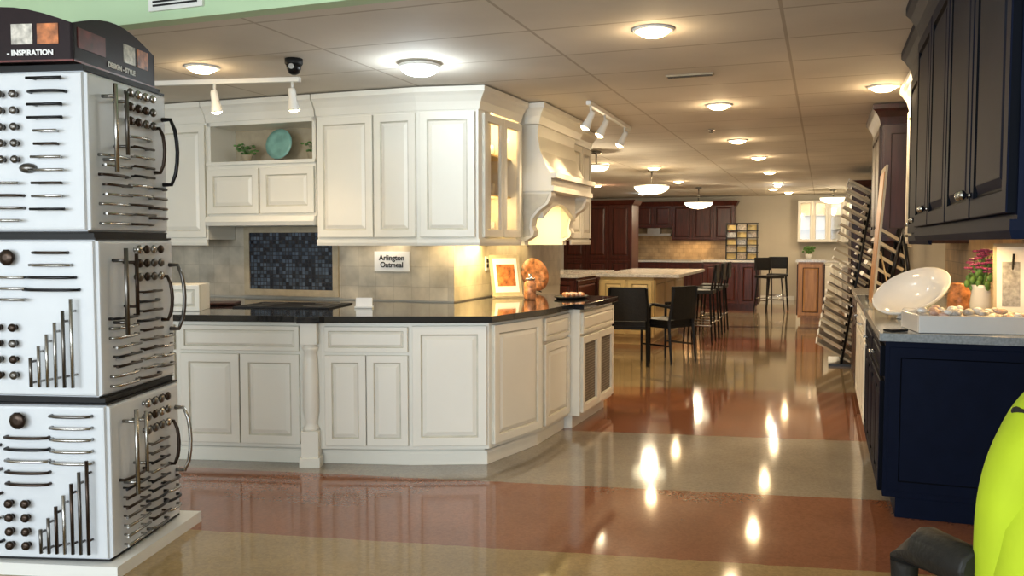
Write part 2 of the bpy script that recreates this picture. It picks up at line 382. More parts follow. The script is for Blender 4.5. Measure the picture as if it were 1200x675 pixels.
x,y=R(-2.38,6.0); light('cabinet_lamp','POINT',(x,y,2.2),3.5,(1,.75,.38),o,size=.04)
light('cabinet_lamp','POINT',(x,y,1.62),1.8,(1,.75,.38),o,size=.04)
x,y=R(-2.42,6.0); light('under_cabinet_lamp','AREA',(x,y,1.375),12,(1,.72,.28),o,size=.08,sy=.45)
x,y=R(-2.55,5.66); light('under_cabinet_lamp','AREA',(x,y,1.375),2.0,(1,.74,.36),o,size=.4,sy=.06)
x,y=R(-3.15,5.64); light('under_cabinet_lamp','AREA',(x,y,1.375),.9,(1,.82,.55),o,size=.5,sy=.06)

# range hood
b=B('range_hood',room=True)
h0,h1=6.33,7.48; W=-2.54
M,_=seg((W,h0),(W,h1))
prof=[(0,2.43),(-.44,2.43),(-.44,2.30),(-.43,2.2),(-.45,2.08),(-.50,1.96),(-.54,1.90),(0,1.90)]
b.xprof(prof,.05,h1-h0-.05,WHITE,M)
b.sweep([(W+.35,h0+.0),(W+.45,h0+.0),(W+.45,h1),(W+.35,h1)],CROWN,WHITE)
b.box((W,h0,2.28),(W+.45,h1,2.43),WHITE)
for z0,z1,o in [(1.76,1.80,.585),(1.80,1.86,.565),(1.86,1.90,.61)]: b.box((W,h0-.02,z0),(W+o,h1+.02,z1),WHITE)
for t0 in (h0,h1-.10): b.box((W,t0,1.34),(W+.34,t0+.10,1.76),WHITE)
arch=[(h0+.1,1.76),(h0+.1,1.55)]+[(h0+.1+(h1-h0-.2)*k/10,1.55+.13*math.sin(math.pi*k/10)) for k in range(1,10)]+[(h1-.1,1.55),(h1-.1,1.76)]
Q=Matrix(((0,0,1,0),(1,0,0,0),(0,1,0,0),(0,0,0,1)))
b.prism(arch,W+.42,W+.46,WHITE,Q)
for t0 in (h0+.0,h1-.11):
    cp=[(-.33,1.76),(-.56,1.76),(-.56,1.72),(-.53,1.66),(-.46,1.61),(-.41,1.55),(-.40,1.49),(-.42,1.45),(-.41,1.41),(-.36,1.38),(-.33,1.37)]
    b.xprof(cp,t0-h0,t0-h0+.11,WHITE,M)
    cp2=[(-.33,1.74),(-.54,1.735),(-.51,1.67),(-.44,1.62),(-.39,1.56),(-.38,1.48),(-.39,1.42),(-.33,1.40)]
    b.xprof(cp2,t0-h0-.006,t0-h0+.116,GLAZE,M)
o=b.done()
x,y=R(-2.28,6.9); light('hood_lamp','AREA',(x,y,1.7),11,(1,.74,.32),o,size=.2,sy=.6)
b=upper('upper_cabinet',(-2.2,7.60),(-2.2,8.30),[(-2.54,8.30),(-2.54,7.60)],1.385,2); b.done()

# ------------------------------------------------------------ base cabinet peninsula
L0=(-3.35,5.42);L1=(-1.29,5.20);L1b=(-1.16,5.17);L2=(-.62,5.15);L3=(-.14,5.17);L4=(.20,5.68);L5=(.41,6.18);L5b=(.49,6.14);L6=(.82,6.98)
L7=R(-2.535,6.93); Kc=R(-2.535,5.735); Kl=R(-5.1,5.735)
b=B('base_cabinet_peninsula')
body=[L0,L1,L1b,L2,L3,L4,L5,L5b,L6]+[L7,Kc,Kl]
b.prism(body,.10,.88,WHITE)
toe=[(-3.3,5.46),(-1.27,5.25),(-.62,5.19),(-.17,5.21),(.15,5.71),(.36,6.22),(.44,6.20),(.76,7.0),L7,Kc,Kl]
b.prism(toe,0,.10,WHITE)
b.sweep([(-3.3,5.45),(-1.27,5.24),(-.62,5.18),(-.16,5.20),(.16,5.70),(.37,6.21)],[(0,0),(.014,0),(.014,.07),(.006,.085),(0,.085)],WHITE)
M,Ls=seg(L0,L1)
xe=Ls-.01
for k in range(2):
    x1=xe-k*.80; x0=x1-.76
    b.door(M,x0,.70,.76,.155,WHITE,GLAZE); b.door(M,x0,.125,.376,.555,WHITE,GLAZE); b.door(M,x0+.384,.125,.376,.555,WHITE,GLAZE)
M,Ls=seg(L1b,L2)
b.door(M,.02,.70,Ls-.03,.155,WHITE,GLAZE); b.door(M,.02,.125,(Ls-.035)/2,.555,WHITE,GLAZE); b.door(M,.025+(Ls-.035)/2,.125,(Ls-.035)/2,.555,WHITE,GLAZE)
M,Ls=seg(L2,L3); b.door(M,.015,.125,Ls-.03,.735,WHITE,GLAZE)
M,Ls=seg(L3,L4); b.door(M,.03,.125,Ls-.06,.735,WHITE,GLAZE)
M,Ls=seg(L4,L5); b.door(M,.02,.70,Ls-.04,.155,WHITE,GLAZE); b.door(M,.02,.125,Ls-.04,.555,WHITE,GLAZE)
M,Ls=seg(L5b,L6); b.door(M,.02,.70,Ls-.04,.155,WHITE,GLAZE)
b.door(M,.02,.125,Ls/2-.024,.555,WHITE,GLAZE,'mesh'); b.door(M,Ls/2+.004,.125,Ls/2-.024,.555,WHITE,GLAZE,'mesh')
PM=Matrix.Translation((-1.225,5.155,0))
b.cbox((0,0,.11),(.105,.10,.22),WHITE,PM); b.cbox((0,0,.815),(.10,.10,.13),WHITE,PM); b.cbox((0,-.004,.03),(.125,.115,.06),WHITE,PM)
b.lathe([(.045,.22),(.05,.235),(.038,.25),(.036,.27),(.046,.33),(.048,.40),(.046,.55),(.041,.66),(.036,.70),(.046,.715),(.046,.73),(.036,.74),(.042,.75)],WHITE,PM,20)
top=[(-3.38,5.38),(-1.32,5.155),(-1.29,5.08),(-1.15,5.07),(-1.13,5.115),(-.62,5.11),(-.12,5.125),(.235,5.665),(.445,6.14),(.515,6.09),(.87,7.0),R(-2.535,7.0),Kc,Kl]
b.prism(top,.88,.92,GRANITE)
peninsula=b.done(bevel=.002)

b=B('paper_sign',room=True); b.box((-3.20,5.735,1.145),(-2.905,5.740,1.295),PAPER); sg=b.done()
xx,yy=R(-3.052,5.732)
text('sign_text','Arlington\nOatmeal',.056,Matrix.Translation((xx,yy,1.22))@Matrix.Rotation(RZ,4,'Z'),INK,sg)
b=B('wall_outlet',room=True); b.box((-2.541,6.35,1.14),(-2.533,6.42,1.25),TRIMW); b.box((-2.533,6.365,1.16),(-2.53,6.405,1.19),BLACK); b.box((-2.533,6.365,1.20),(-2.53,6.405,1.23),BLACK); b.done()

b=B('celadon_platter',room=True)
M=Matrix.Translation((-3.93,5.60,2.112))@Matrix.Rotation(math.radians(80),4,'X')
b.lathe([(.02,.0),(.08,.004),(.115,.02),(.118,.025),(.08,.012),(.02,.008)],PLATEG,M,28); b.box((-3.97,5.57,1.976),(-3.89,5.65,2.0),BLACK); b.done()
for s_ in (-4.22,-3.62):
    b=B('potted_plant',room=True)
    b.lathe([(.03,1.976),(.045,2.03),(.048,2.04),(.04,2.04)],CARD,Matrix.Translation((s_,5.57,0)),14)
    for i in range(26):
        a=random.random()*6.28; r=.03+random.random()*.06; z=2.05+random.random()*.07
        p=Vector((s_+r*math.cos(a),5.57+r*math.sin(a),z))
        b.tube([(s_,5.57,2.03),((s_+p.x)/2,(5.57+p.y)/2,z),tuple(p)],.002,LEAF)
        b.ball(tuple(p),.016,LEAF,sc=(1,.7,.5),seg=6)
    b.done()

zt=.9212
b=B('cookbook_stand',origin=(R(-2.37,6.42)[0],R(-2.37,6.42)[1],zt),rz=math.radians(25))
LM=Matrix.Translation((0,0,.012))@Matrix.Rotation(math.radians(-15),4,'X')
b.box((-.13,-.0,0),(.13,.015,.34),CARD,LM); b.box((-.105,-.004,.03),(.105,0,.31),PAPER,LM); b.box((-.08,-.006,.08),(.08,-.004,.26),BANNERO,LM); b.box((-.13,-.04,0),(.13,.0,.015),CARD); b.box((-.02,.0,0),(.02,.13,.012),CARD); b.tube([(0,.13,.008),(0,.075,.24)],.006,CARD)
b.done()
b=B('decorative_plate',origin=(R(-2.38,7.1)[0],R(-2.38,7.1)[1],zt),rz=math.radians(35))
LM=Matrix.Translation((0,0,.155))@Matrix.Rotation(math.radians(75),4,'X')
b.lathe([(.03,-.01),(.09,-.004),(.145,.012),(.148,.018),(.10,.006),(.03,0)],TERRA,LM,28)
b.tube([(-.06,-.03,.006),(-.05,.03,.02),(-.05,.06,.16)],.005,BLACK); b.tube([(.06,-.03,.006),(.05,.03,.02),(.05,.06,.16)],.005,BLACK); b.tube([(-.05,.06,.16),(.0,.1,.006),(.05,.06,.16)],.004,BLACK)
b.done()
b=B('glass_canister',origin=(.14,6.60,zt))
b.lathe([(.04,0),(.048,.01),(.048,.12),(.036,.14),(.036,.15)],TERRA,None,18); b.lathe([(.038,.15),(.04,.165),(.016,.17),(.010,.185),(.014,.20)],CHROME,None,18); b.done()
b=B('serving_tray_of_food',origin=(.47,6.75,zt),rz=math.radians(65))
b.lathe([(.17,0),(.2,.012),(.205,.02),(.19,.014)],BLACK,None,24,1,.6)
for i in range(26):
    a=random.random()*6.28; r=random.random()*.14; b.ball((r*math.cos(a),r*.6*math.sin(a),.028),.018,TERRA if i%3 else SHELL,seg=7)
b.done()
b=B('business_card_holder',origin=(-1.0,5.75,zt)); b.box((-.06,-.03,0),(.06,.03,.012),TRIMW); b.box((-.055,-.008,.01),(.055,.008,.07),PAPER,Matrix.Rotation(-.2,4,'X')); b.done()
b=B('white_sample_drawer',origin=(-2.17,5.62,zt),rz=.1)
b.box((-.14,-.12,0),(.14,.12,.17),WHITE); b.door(Matrix.Translation((-.14,-.12,0)),.0,.0,.28,.17,WHITE,GLAZE); b.done()
b=B('cutting_board',origin=(-2.05,6.05,zt),rz=.1); b.box((-.14,-.12,0),(.10,.12,.02),MAHOG); b.box((-.22,-.03,0),(-.14,.03,.02),MAHOG); b.done(bevel=.006)
b=B('cooktop',origin=(-1.52,5.95,zt),rz=-.15)
b.box((-.34,-.24,0),(.34,.24,.008),BLACK)
for x,y in [(-.2,-.1),(.2,-.1),(-.2,.12),(.2,.12)]: b.lathe([(.09,.008),(.09,.010),(.075,.010),(.075,.009)],PEWTER,Matrix.Translation((x,y,0)),20)
b.done()

# ------------------------------------------------------------ hardware display tower
def barpull(b,M,x,z,L,ang,m,r=.006,so=.03):
    T_=M@Matrix.Translation((x,0,z))@Matrix.Rotation(-ang,4,'Y')
    b.tube([(-L/2,-so,0),(L/2,-so,0)],r,m,T_,6)
    for e in (-.36,.36): b.tube([(L*e,0,0),(L*e,-so,0)],r*.8,m,T_,5)
def archpull(b,M,x,z,L,ang,m,r=.006,so=.032):
    T_=M@Matrix.Translation((x,0,z))@Matrix.Rotation(-ang,4,'Y')
    P=[(-L/2,0,0),(-L/2,-so*.6,0)]+[(-L/2+L*k/6,-so*(.75+.3*math.sin(math.pi*k/6)),0) for k in range(1,6)]+[(L/2,-so*.6,0),(L/2,0,0)]
    b.tube(P,[r*1.2,r]+[r*1.1]*5+[r,r*1.2],m,T_,6)
def knob(b,M,x,z,r,m):
    T_=M@Matrix.Translation((x,0,z))@Matrix.Rotation(math.pi/2,4,'X')
    b.lathe([(r*.6,0),(r*.35,.006),(r*.35,.012),(r*.9,.018),(r,.024),(r*.8,.031),(r*.3,.034)],m,T_,10)
def cup(b,M,x,z,m):
    b.ball((x,-.004,z),.03,m,M,sc=(1.3,.8,.7),seg=10)
HM=[CHROME,PEWTER,BRONZE,CHROME,BLKMET]
def fill_front(b,M,k,w,h):
    rc=random.choice
    if k==2:
        for i in range(5):
            for x in (.20,.255,.315): knob(b,M,x,h-.10-i*.065,.017,BRONZE if x<.23 else PEWTER)
        for i in range(11): rc([barpull,archpull])(b,M,.455,h-.04-i*.052,rc([.10,.13,.15]),0,rc(HM))
        for i in range(4): rc([barpull,archpull])(b,M,.255,.05+i*.05,.16,0,HM[i])
        cup(b,M,.36,.26,PEWTER); 
        for i in range(5): knob(b,M,.09,.1+i*.1,.018,rc(HM)); 
    elif k==1:
        knob(b,M,.24,h-.08,.034,BRONZE)
        for i in range(4): archpull(b,M,.42,h-.06-i*.05,.14+.03*i,0,rc([BLKMET,BRONZE,CHROME]))
        for i in range(3): barpull(b,M,.25,h-.16-i*.045,.14,0,CHROME)
        for i in range(4):
            for x in (.19,.255): knob(b,M,x,.29-i*.065,.018,rc([BRONZE,PEWTER]))
        for i in range(6): L=.12+i*.048; barpull(b,M,.335+i*.036,.05+L/2,L,math.pi/2,rc([PEWTER,CHROME]),.007)
        for i in range(5): archpull(b,M,.09,.08+i*.1,.12,0,rc(HM))
    else:
        knob(b,M,.24,h-.07,.036,BRONZE)
        for i in range(5): archpull(b,M,.27,h-.14-i*.048,.18,0,rc([BLKMET,BRONZE,CHROME]))
        for i in range(5): archpull(b,M,.46,h-.05-i*.048,.17,0,rc([CHROME,PEWTER]))
        for i in range(4):
            for x in (.19,.26): knob(b,M,x,.24-i*.058,.019,BRONZE)
        for i in range(7): L=.10+i*.048; barpull(b,M,.33+i*.034,.04+L/2,L,math.pi/2,rc([PEWTER,CHROME,BRONZE]),.007)
        for i in range(5): archpull(b,M,.09,.08+i*.1,.12,0,rc(HM))
def fill_side(b,M,k,w,h):
    rc=random.choice
    barpull(b,M,.10,h*.66,.36,math.pi/2,[CHROME,PEWTER,CHROME][k],.010,.06)
    barpull(b,M,.18,h*.70,.26,math.pi/2,[CHROME,BRONZE,PEWTER][k],.009,.06)
    for i in range(8): rc([barpull,archpull])(b,M,.16,.04+i*.04,.19,0,rc(HM))
    for i in range(10): rc([barpull,archpull])(b,M,.36,.04+i*.042,.16,0,rc(HM))
    for i in range(3):
        for j in range(4): knob(b,M,.27+j*.06,h-.05-i*.06,.02,rc([BRONZE,CHROME,PEWTER]))
    for i in range(4): archpull(b,M,.50,.07+i*.045,.12,0,rc(HM))
    archpull(b,M,.49,h*.58,.20,math.pi/2,BRONZE,.008,.05)
    archpull(b,M,.565,h*.58,.30,math.pi/2,[CHROME,PEWTER,BLKMET][k],.009,.07)
TW_,TH=.60,.655
b=B('hardware_display_tower')
phi=math.radians(6)
for k in range(3):
    z0=.055+k*.675
    cor=(-1.655-.028*k,3.45,0)
    TM=Matrix.Translation(cor)@Matrix.Rotation(-phi+math.radians([1.5,0,-1.0][k]),4,'Z')
    Fm=TM@Matrix.Translation((-TW_,0,z0))
    b.box((-TW_+.004,.004,z0),(-.004,TW_-.004,z0+TH),TOWERW,TM)
    b.box((-TW_+.01,.01,z0+TH),(-.01,TW_-.01,z0+TH+.02),BLACK,TM)
    b.box((-TW_-.004,-.004,z0+TH-.008),(.004,TW_+.004,z0+TH),BLACK,TM)
    b.box((-TW_-.004,-.004,z0),(.004,TW_+.004,z0+.006),BLACK,TM)
    Sm=TM@Matrix.Translation((0,0,z0))@Matrix.Rotation(math.pi/2,4,'Z')
    Bm=TM@Matrix.Translation((0,TW_,z0))@Matrix.Rotation(math.pi,4,'Z')
    Wm=TM@Matrix.Translation((-TW_,TW_,z0))@Matrix.Rotation(-math.pi/2,4,'Z')
    for MM in (Fm,Sm,Bm,Wm): b.rings(MM,.0,.008,TW_,TH-.018,[(.0,-.004,None),(.006,.010,TOWERW),(.014,.012,TOWERW)],TOWERW)
    P_=Matrix.Translation((0,-.012,0))
    fill_front(b,Fm@P_,k,TW_,TH); fill_side(b,Sm@P_,k,TW_,TH); fill_side(b,Wm@P_,k,TW_,TH); fill_front(b,Bm@P_,k,TW_,TH)
b.box((-TW_-.03,-.05,0),(.06,TW_+.08,.05),TRIMW,Matrix.Translation((-1.655,3.45,0))@Matrix.Rotation(-phi,4,'Z'))
HT=Matrix.Translation((-1.74,3.43,2.085))@Matrix.Rotation(-phi,4,'Z')
w=.62
arc=[(0,0),(w,0),(w,.15)]+[(w-w*k/10,.15+.07*math.sin(math.pi*k/10)) for k in range(1,10)]+[(0,.15)]
Q2=Matrix(((1,0,0,0),(0,0,1,0),(0,1,0,0),(0,0,0,1)))
Fh=HT@Matrix.Translation((-w,0,0)); Sh=HT@Matrix.Rotation(math.pi/2,4,'Z')
Bh=HT@Matrix.Translation((0,w,0))@Matrix.Rotation(math.pi,4,'Z'); Wh=HT@Matrix.Translation((-w,w,0))@Matrix.Rotation(-math.pi/2,4,'Z')
for HH in (Fh,Sh,Bh,Wh):
    b.prism(arc,0,.012,BANNER,HH@Q2)
    b.box((.03,-.003,.06),(.22,0,.14),BANNERR,HH); b.box((.47,-.003,.07),(.56,0,.15),BANNERO,HH); b.box((.36,-.003,.07),(.45,0,.15),STONES[4],HH)
    b.box((0,-.003,.0),(w,0,.008),BANNERR,HH)
tower=b.done()
text('banner_text','- INSPIRATION',.030,Fh@Matrix.Translation((.44,-.004,.035)),PAPER,tower)
text('banner_text','VISION',.05,Fh@Matrix.Translation((.22,-.005,.15)),PAPER,tower)
text('banner_text','DESIGN - STYLE',.030,Sh@Matrix.Translation((.34,-.004,.035)),PAPER,tower)

# ------------------------------------------------------------ ceiling fixtures
def recessed(x,y,P,cool=False,r=.085):
    b=B('recessed_light',origin=(x,y,0))
    b.lathe([(r+.02,CF),(r+.02,CF-.008),(r+.005,CF-.012),(r,CF-.006),(r,CF-.002)],TRIMW,None,24)
    b.lathe([(r,CF-.0115),(r-.004,CF-.016),(r*.6,CF-.034),(.01,CF-.040)],LENSC if cool else LENS,None,24)
    o=b.done()
    c=(.85,.95,1) if cool else WARM
    light('downlight','SPOT',(x,y,CEIL-.05),P,c,o,size=.07,spot=165,blend=.8)
    light('added_halo_lamp','POINT',(x,y,CEIL-.10),P*.06,c,o,size=.03)  # extra point lamp, added to brighten a halo on the ceiling around each fixture
RL=[(.712,4.37,40),(1.62,6.75,55),(2.38,9.07,58),(3.13,10.9,58),(3.96,13.2,58),(4.84,15.6,62),(6.0,18.6,58),(-1.9,5.3,30),(2.56,5.95,36),(2.95,15.2,50),(2.05,12.4,50),(1.62,16.3,50),(1.25,11.8,40),(5.3,17.4,38)]
for x,y,p in RL: recessed(x,y,p)
recessed(2.9,19.0,30,True); recessed(5.05,16.3,35,True,.07)
def bowl(x,y,z,r,P,cool=False):
    b=B('ceiling_bowl_light',origin=(x,y,0))
    n=8; m=LENSC if cool else BOWL
    b.lathe([(max(.005,r*math.sin(math.pi/2*k/n)),z-r*.42*math.cos(math.pi/2*k/n)) for k in range(n+1)]+[(r*.96,z+.005)],m,None,28)
    b.lathe([(r,z+.0),(r+.012,z+.004),(r+.012,z+.016),(r*.5,z+.02)],TRIMW,None,28)
    if CEIL-z>.05:
        b.tube([(0,0,z),(0,0,CF)],.012,CHROME); b.lathe([(.06,CF-.025),(.06,CF)],CHROME,None,16)
    else: b.lathe([(r*.8,z+.016),(r*.8,CF)],TRIMW,None,24)
    o=b.done()
    light('bowl_lamp','POINT',(x,y,z-r*.42-.05),P,(.85,.95,1) if cool else WW,o,size=.1)
bowl(-.555,5.19,2.41,.115,13,True)
bowl(2.10,12.9,2.19,.26,42); bowl(3.68,16.9,2.13,.27,42); bowl(1.0,10.2,2.26,.15,30); bowl(6.67,17.8,2.27,.26,35)
def track(p0,p1,heads,aim,P):
    b=B('track_light')
    M,L=seg(p0,p1)
    b.box((0,-.018,CF-.03),(L,.018,CF),TRIMW,M)
    locs=[]
    for f in heads:
        x=p0[0]+(p1[0]-p0[0])*f; y=p0[1]+(p1[1]-p0[1])*f
        b.tube([(x,y,CEIL-.03),(x,y,CEIL-.10)],.009,TRIMW)
        d=Vector(aim).normalized(); Rm=Matrix.Translation((x,y,CEIL-.11))@d.to_track_quat('Z','Y').to_matrix().to_4x4()
        b.lathe([(.018,-.04),(.024,-.02),(.026,.03),(.038,.09),(.040,.10),(.036,.10)],TRIMW,Rm,18)
        b.lathe([(.035,.1015),(.028,.110),(.005,.120)],LENS,Rm,18)
        locs.append(Vector((x,y,CEIL-.11))+d*.15)
    o=b.done()
    for q in locs: light('track_lamp','SPOT',q,P,WARM,o,size=.03,spot=90,blend=.8,aim=aim)
track((-2.45,5.78),(-1.38,5.62),(.45,.95),(.05,.25,-1),10)
track((.58,6.55),(1.10,8.05),(.05,.35,.85),(-.45,-.05,-.9),20)
b=B('security_dome_camera',origin=(-1.28,5.07,0))
b.lathe([(.052,CF),(.052,CEIL-.03),(.045,CEIL-.04)],BLACK,None,20)
b.lathe([(.044,CEIL-.035),(.042,CEIL-.06),(.03,CEIL-.085),(.01,CEIL-.095)],BLKMET,None,20)
b.lathe([(.014,0),(.016,.02)],CHROME,Matrix.Translation((.0,-.045,CEIL-.055))@Matrix.Rotation(math.pi/2,4,'X'),12); b.done()
b=B('fire_sprinkler',origin=(1.9,8.2,0)); b.lathe([(.03,CF),(.028,CEIL-.01),(.01,CEIL-.015),(.01,CEIL-.03),(.022,CEIL-.033),(.022,CEIL-.036)],CHROME,None,12); b.done()

# ------------------------------------------------------------ right side: navy kitchen
def base_run(name,s_face,t0,t1,m,g,topm,ncab,wall=RW-.012,topover=.03):
    b=B(name,room=True)
    b.box((s_face,t0,.10),(wall,t1,.88),m); b.box((s_face+.06,t0+.0,0),(wall,t1,.10),m)
    M,L=seg((s_face,t1),(s_face,t0)); w=L/ncab
    for i in range(ncab):
        b.door(M,i*w+.012,.70,w-.024,.155,m,g); b.door(M,i*w+.012,.125,w/2-.014,.555,m,g); b.door(M,i*w+w/2+.002,.125,w/2-.014,.555,m,g)
        barpull(b,M@Matrix.Translation((0,-.022,0)),i*w+w/2,.78,.12,0,CHROME)
    b.box((s_face-topover,t0-topover,.88),(wall,t1,.92),topm)
    M,L=seg((s_face,t0),(wall,t0)); b.rings(M,.02,.13,L-.04,.72,[(0,0,None),(0,.006,m),(.05,.006,m),(.056,.002,g)],m)
    return b
base_run('navy_base_cabinet',.30,4.58,6.13,NAVY,NAVYG,GTOP,2).done(bevel=.002)
base_run('white_base_cabinet',.30,6.20,7.78,WHITE,GLAZE,GTOP,2).done(bevel=.002)
base_run('mahogany_base_cabinet',.30,7.85,8.9,MAHOG,CHERRYG,LTOP,1).done(bevel=.002)
def upper_r(name,sf,t0,t1,m,g,nd,kind='raised',z0=1.40,e0=False,e1=False):
    b=B(name,room=True); wl=RW-.012
    if kind=='glass':
        b.box((sf,t0,z0),(wl,t0+.02,2.28),m); b.box((sf,t1-.02,z0),(wl,t1,2.28),m); b.box((wl-.02,t0,z0),(wl,t1,2.28),m); b.box((sf,t0,z0),(wl,t1,z0+.02),m)
        for z in (1.7,2.0): b.box((sf+.02,t0+.02,z),(wl-.02,t1-.02,z+.01),GLASS)
    else: b.box((sf,t0,z0),(wl,t1,2.28),m)
    b.box((sf,t0,2.28),(wl,t1,2.43),m)
    M,L=seg((sf,t1),(sf,t0)); w=L/nd
    for i in range(nd):
        b.door(M,i*w+.01,z0+.015,w-.02,2.25-z0,m,g,kind)
        knob(b,M@Matrix.Translation((0,-.022,0)),i*w+(w-.03 if i%2==0 else .03),z0+.08,.014,CHROME)
    path=([(wl,t1)] if e1 else [])+[(sf,t1),(sf,t0)]+([(wl,t0)] if e0 else [])
    b.sweep(path,CROWN,m)
    b.sweep(path,[(o,z-1.385+z0) for o,z in RAIL],m)
    M,L=seg((sf,t0),(wl,t0)); b.rings(M,.015,z0+.02,L-.03,2.24-z0,[(0,0,None),(0,.006,m),(.05,.006,m),(.056,.002,g)],m)
    return b
upper_r('navy_upper_cabinet',.47,4.35,5.33,NAVY,NAVYG,2).done()
upper_r('navy_upper_cabinet',.41,2.20,4.32,NAVY,NAVYG,4,z0=1.42,e0=True).done()
uo=upper_r('white_glass_upper_cabinet',.56,5.36,6.6,WHITE,GLAZE,3,'glass').done()
x,y=R(.85,5.0); light('under_cabinet_lamp','AREA',(x,y,1.35),5,(1,.62,.24),uo,size=.08,sy=.8)
x,y=R(.80,6.0); light('under_cabinet_lamp','AREA',(x,y,1.36),8,(1,.62,.24),uo,size=.08,sy=.8); light('cabinet_lamp','POINT',(x,y,2.15),4,WARM,uo,size=.03)
upper_r('mahogany_upper_cabinet',.42,7.3,8.3,MAHOG,CHERRYG,2,e0=True,e1=True).done()
x,y=R(.50,5.46)
b=B('oval_ceramic_bowl',origin=(x,y,.9225),rz=RZ-.2)
M=Matrix.Translation((0,0,.135))@Matrix.Rotation(math.radians(-22),4,'Y')@Matrix.Rotation(math.radians(42),4,'X')
b.lathe([(.04,-.075),(.07,-.072),(.14,-.035),(.195,.02),(.205,.045),(.198,.047),(.13,-.015),(.06,-.055),(.02,-.06)],CERAM,M,36,1.08,.82)
b.lathe([(.09,0),(.085,.01),(.06,.05),(.05,.06)],CERAM,None,24)
b.done()
x,y=R(.70,4.82)
b=B('shell_display_tray',origin=(x,y,.9215),rz=RZ+.16)
b.box((-.26,-.15,0),(.26,.15,.03),CERAM)
for lo,hi in [((-.28,-.17,0),(.28,-.15,.085)),((-.28,.15,0),(.28,.17,.085)),((-.28,-.15,0),(-.26,.15,.085)),((.26,-.15,0),(.28,.15,.085))]: b.box(lo,hi,CERAM)
for i in range(90): b.ball((random.uniform(-.23,.23),random.uniform(-.13,.13),random.uniform(.06,.105)),random.uniform(.018,.03),[SHELL,CERAM,STONES[0]][i%3],sc=(1,.8,.6),seg=7)
b.done(bevel=.003)
x,y=R(.35,4.66)
b=B('mobile_phone',origin=(x,y,.9215),rz=.3); b.box((-.05,-.03,0),(.05,.03,.01),BLACK); b.box((-.045,-.026,.01),(.045,.026,.011),BLKMET); b.done(bevel=.003)
x,y=R(.86,5.52)
b=B('flower_vase',origin=(x,y,.9215))
b.lathe([(.04,0),(.05,.01),(.06,.09),(.05,.18),(.055,.20),(.045,.20)],CERAM,None,20)
for i in range(30):
    a=random.random()*6.28; r=random.random()*.085; z=.27+random.random()*.13
    p=(r*math.cos(a),r*math.sin(a),z)
    b.tube([(0,0,.18),(p[0]*.5,p[1]*.5,z-.06),p],.0025,LEAF)
    for k in range(5):
        q=k*1.2566; b.ball((p[0]+.014*math.cos(q),p[1]+.014*math.sin(q),z),.012,PINK,sc=(1,1,.6),seg=6)
    b.ball((p[0]*1.1,p[1]*1.1,z-.09),.018,LEAF,sc=(1,.5,1.2),seg=6)
b.done()
b=B('framed_picture',origin=(R(.955,5.16)[0],R(.955,5.16)[1],.9235),rz=RZ)
LM=Matrix.Rotation(math.radians(-8),4,'X')
b.box((-.09,0,0),(.075,.018,.44),CARD,LM); b.box((-.075,-.004,.02),(.06,0,.42),PAPER,LM); b.box((-.05,-.006,.1),(.035,-.004,.34),STONES[3],LM); b.tube([(0,.02,.38),(0,.11,.006)],.006,BLACK); b.done()
b=B('sample_board',room=True)
LM=Matrix.Translation((.325,6.35,.922))@Matrix.Rotation(math.radians(4),4,'Y')
b.box((-.012,-.25,0),(0,.25,.95),CARD,LM); b.box((-.018,-.21,.04),(-.012,.21,.91),OAK,LM); b.box((.0,-.18,.001),(.10,-.16,.015),CARD); b.box((.325,6.25,.921),(.48,6.45,.935),CARD); b.tube([(.45,6.35,.935),(.37,6.35,1.3)],.006,CARD); b.done()
b=B('orange_jar',origin=(R(.80,5.9)[0],R(.80,5.9)[1],.9215)); b.lathe([(.05,0),(.07,.04),(.07,.12),(.045,.17),(.05,.19)],TERRA,None,18); b.done()
def slabrack(name,s0,t0,z0,n,dz,w,depth,lean,tilt=32):
    b=B(name,room=True)
    for e in (-w/2,w/2):
        b.tube([(s0+.05,t0+e,z0+.015),(s0+.05+lean,t0+e,z0+n*dz+.12)],.014,BLKMET)
        b.tube([(s0+.05+lean,t0+e,z0+n*dz+.12),(s0+lean+.12,t0+e,z0+.015)],.014,BLKMET)
    b.box((s0-.08,t0-w/2-.02,z0),(s0+lean+.16,t0+w/2+.02,z0+.025),BLKMET)
    for i in range(n):
        f=i/(n-1); M=Matrix.Translation((s0+.04+lean*f,t0,z0+.10+i*dz))@Matrix.Rotation(math.radians(tilt),4,'Y')
        b.box((-depth*.72,-w/2+.02,0),(depth*.28,w/2-.02,.016),STONES[(i*5+i//3)%6],M)
        b.box((-depth*.72-.006,-w/2+.015,-.006),(-depth*.72,w/2-.015,.024),PAPER,M)
        b.box((-depth*.72,-w/2+.012,-.002),(depth*.28,-w/2+.02,.020),CARD,M)
    return b.done()
slabrack('stone_sample_rack',.16,10.3,0,20,.094,.62,.40,.30,30)
slabrack('stone_sample_rack',.40,7.05,.9215,5,.085,.40,.26,.10)
slabrack('stone_sample_rack',.42,12.1,0,20,.09,.7,.30,.22)

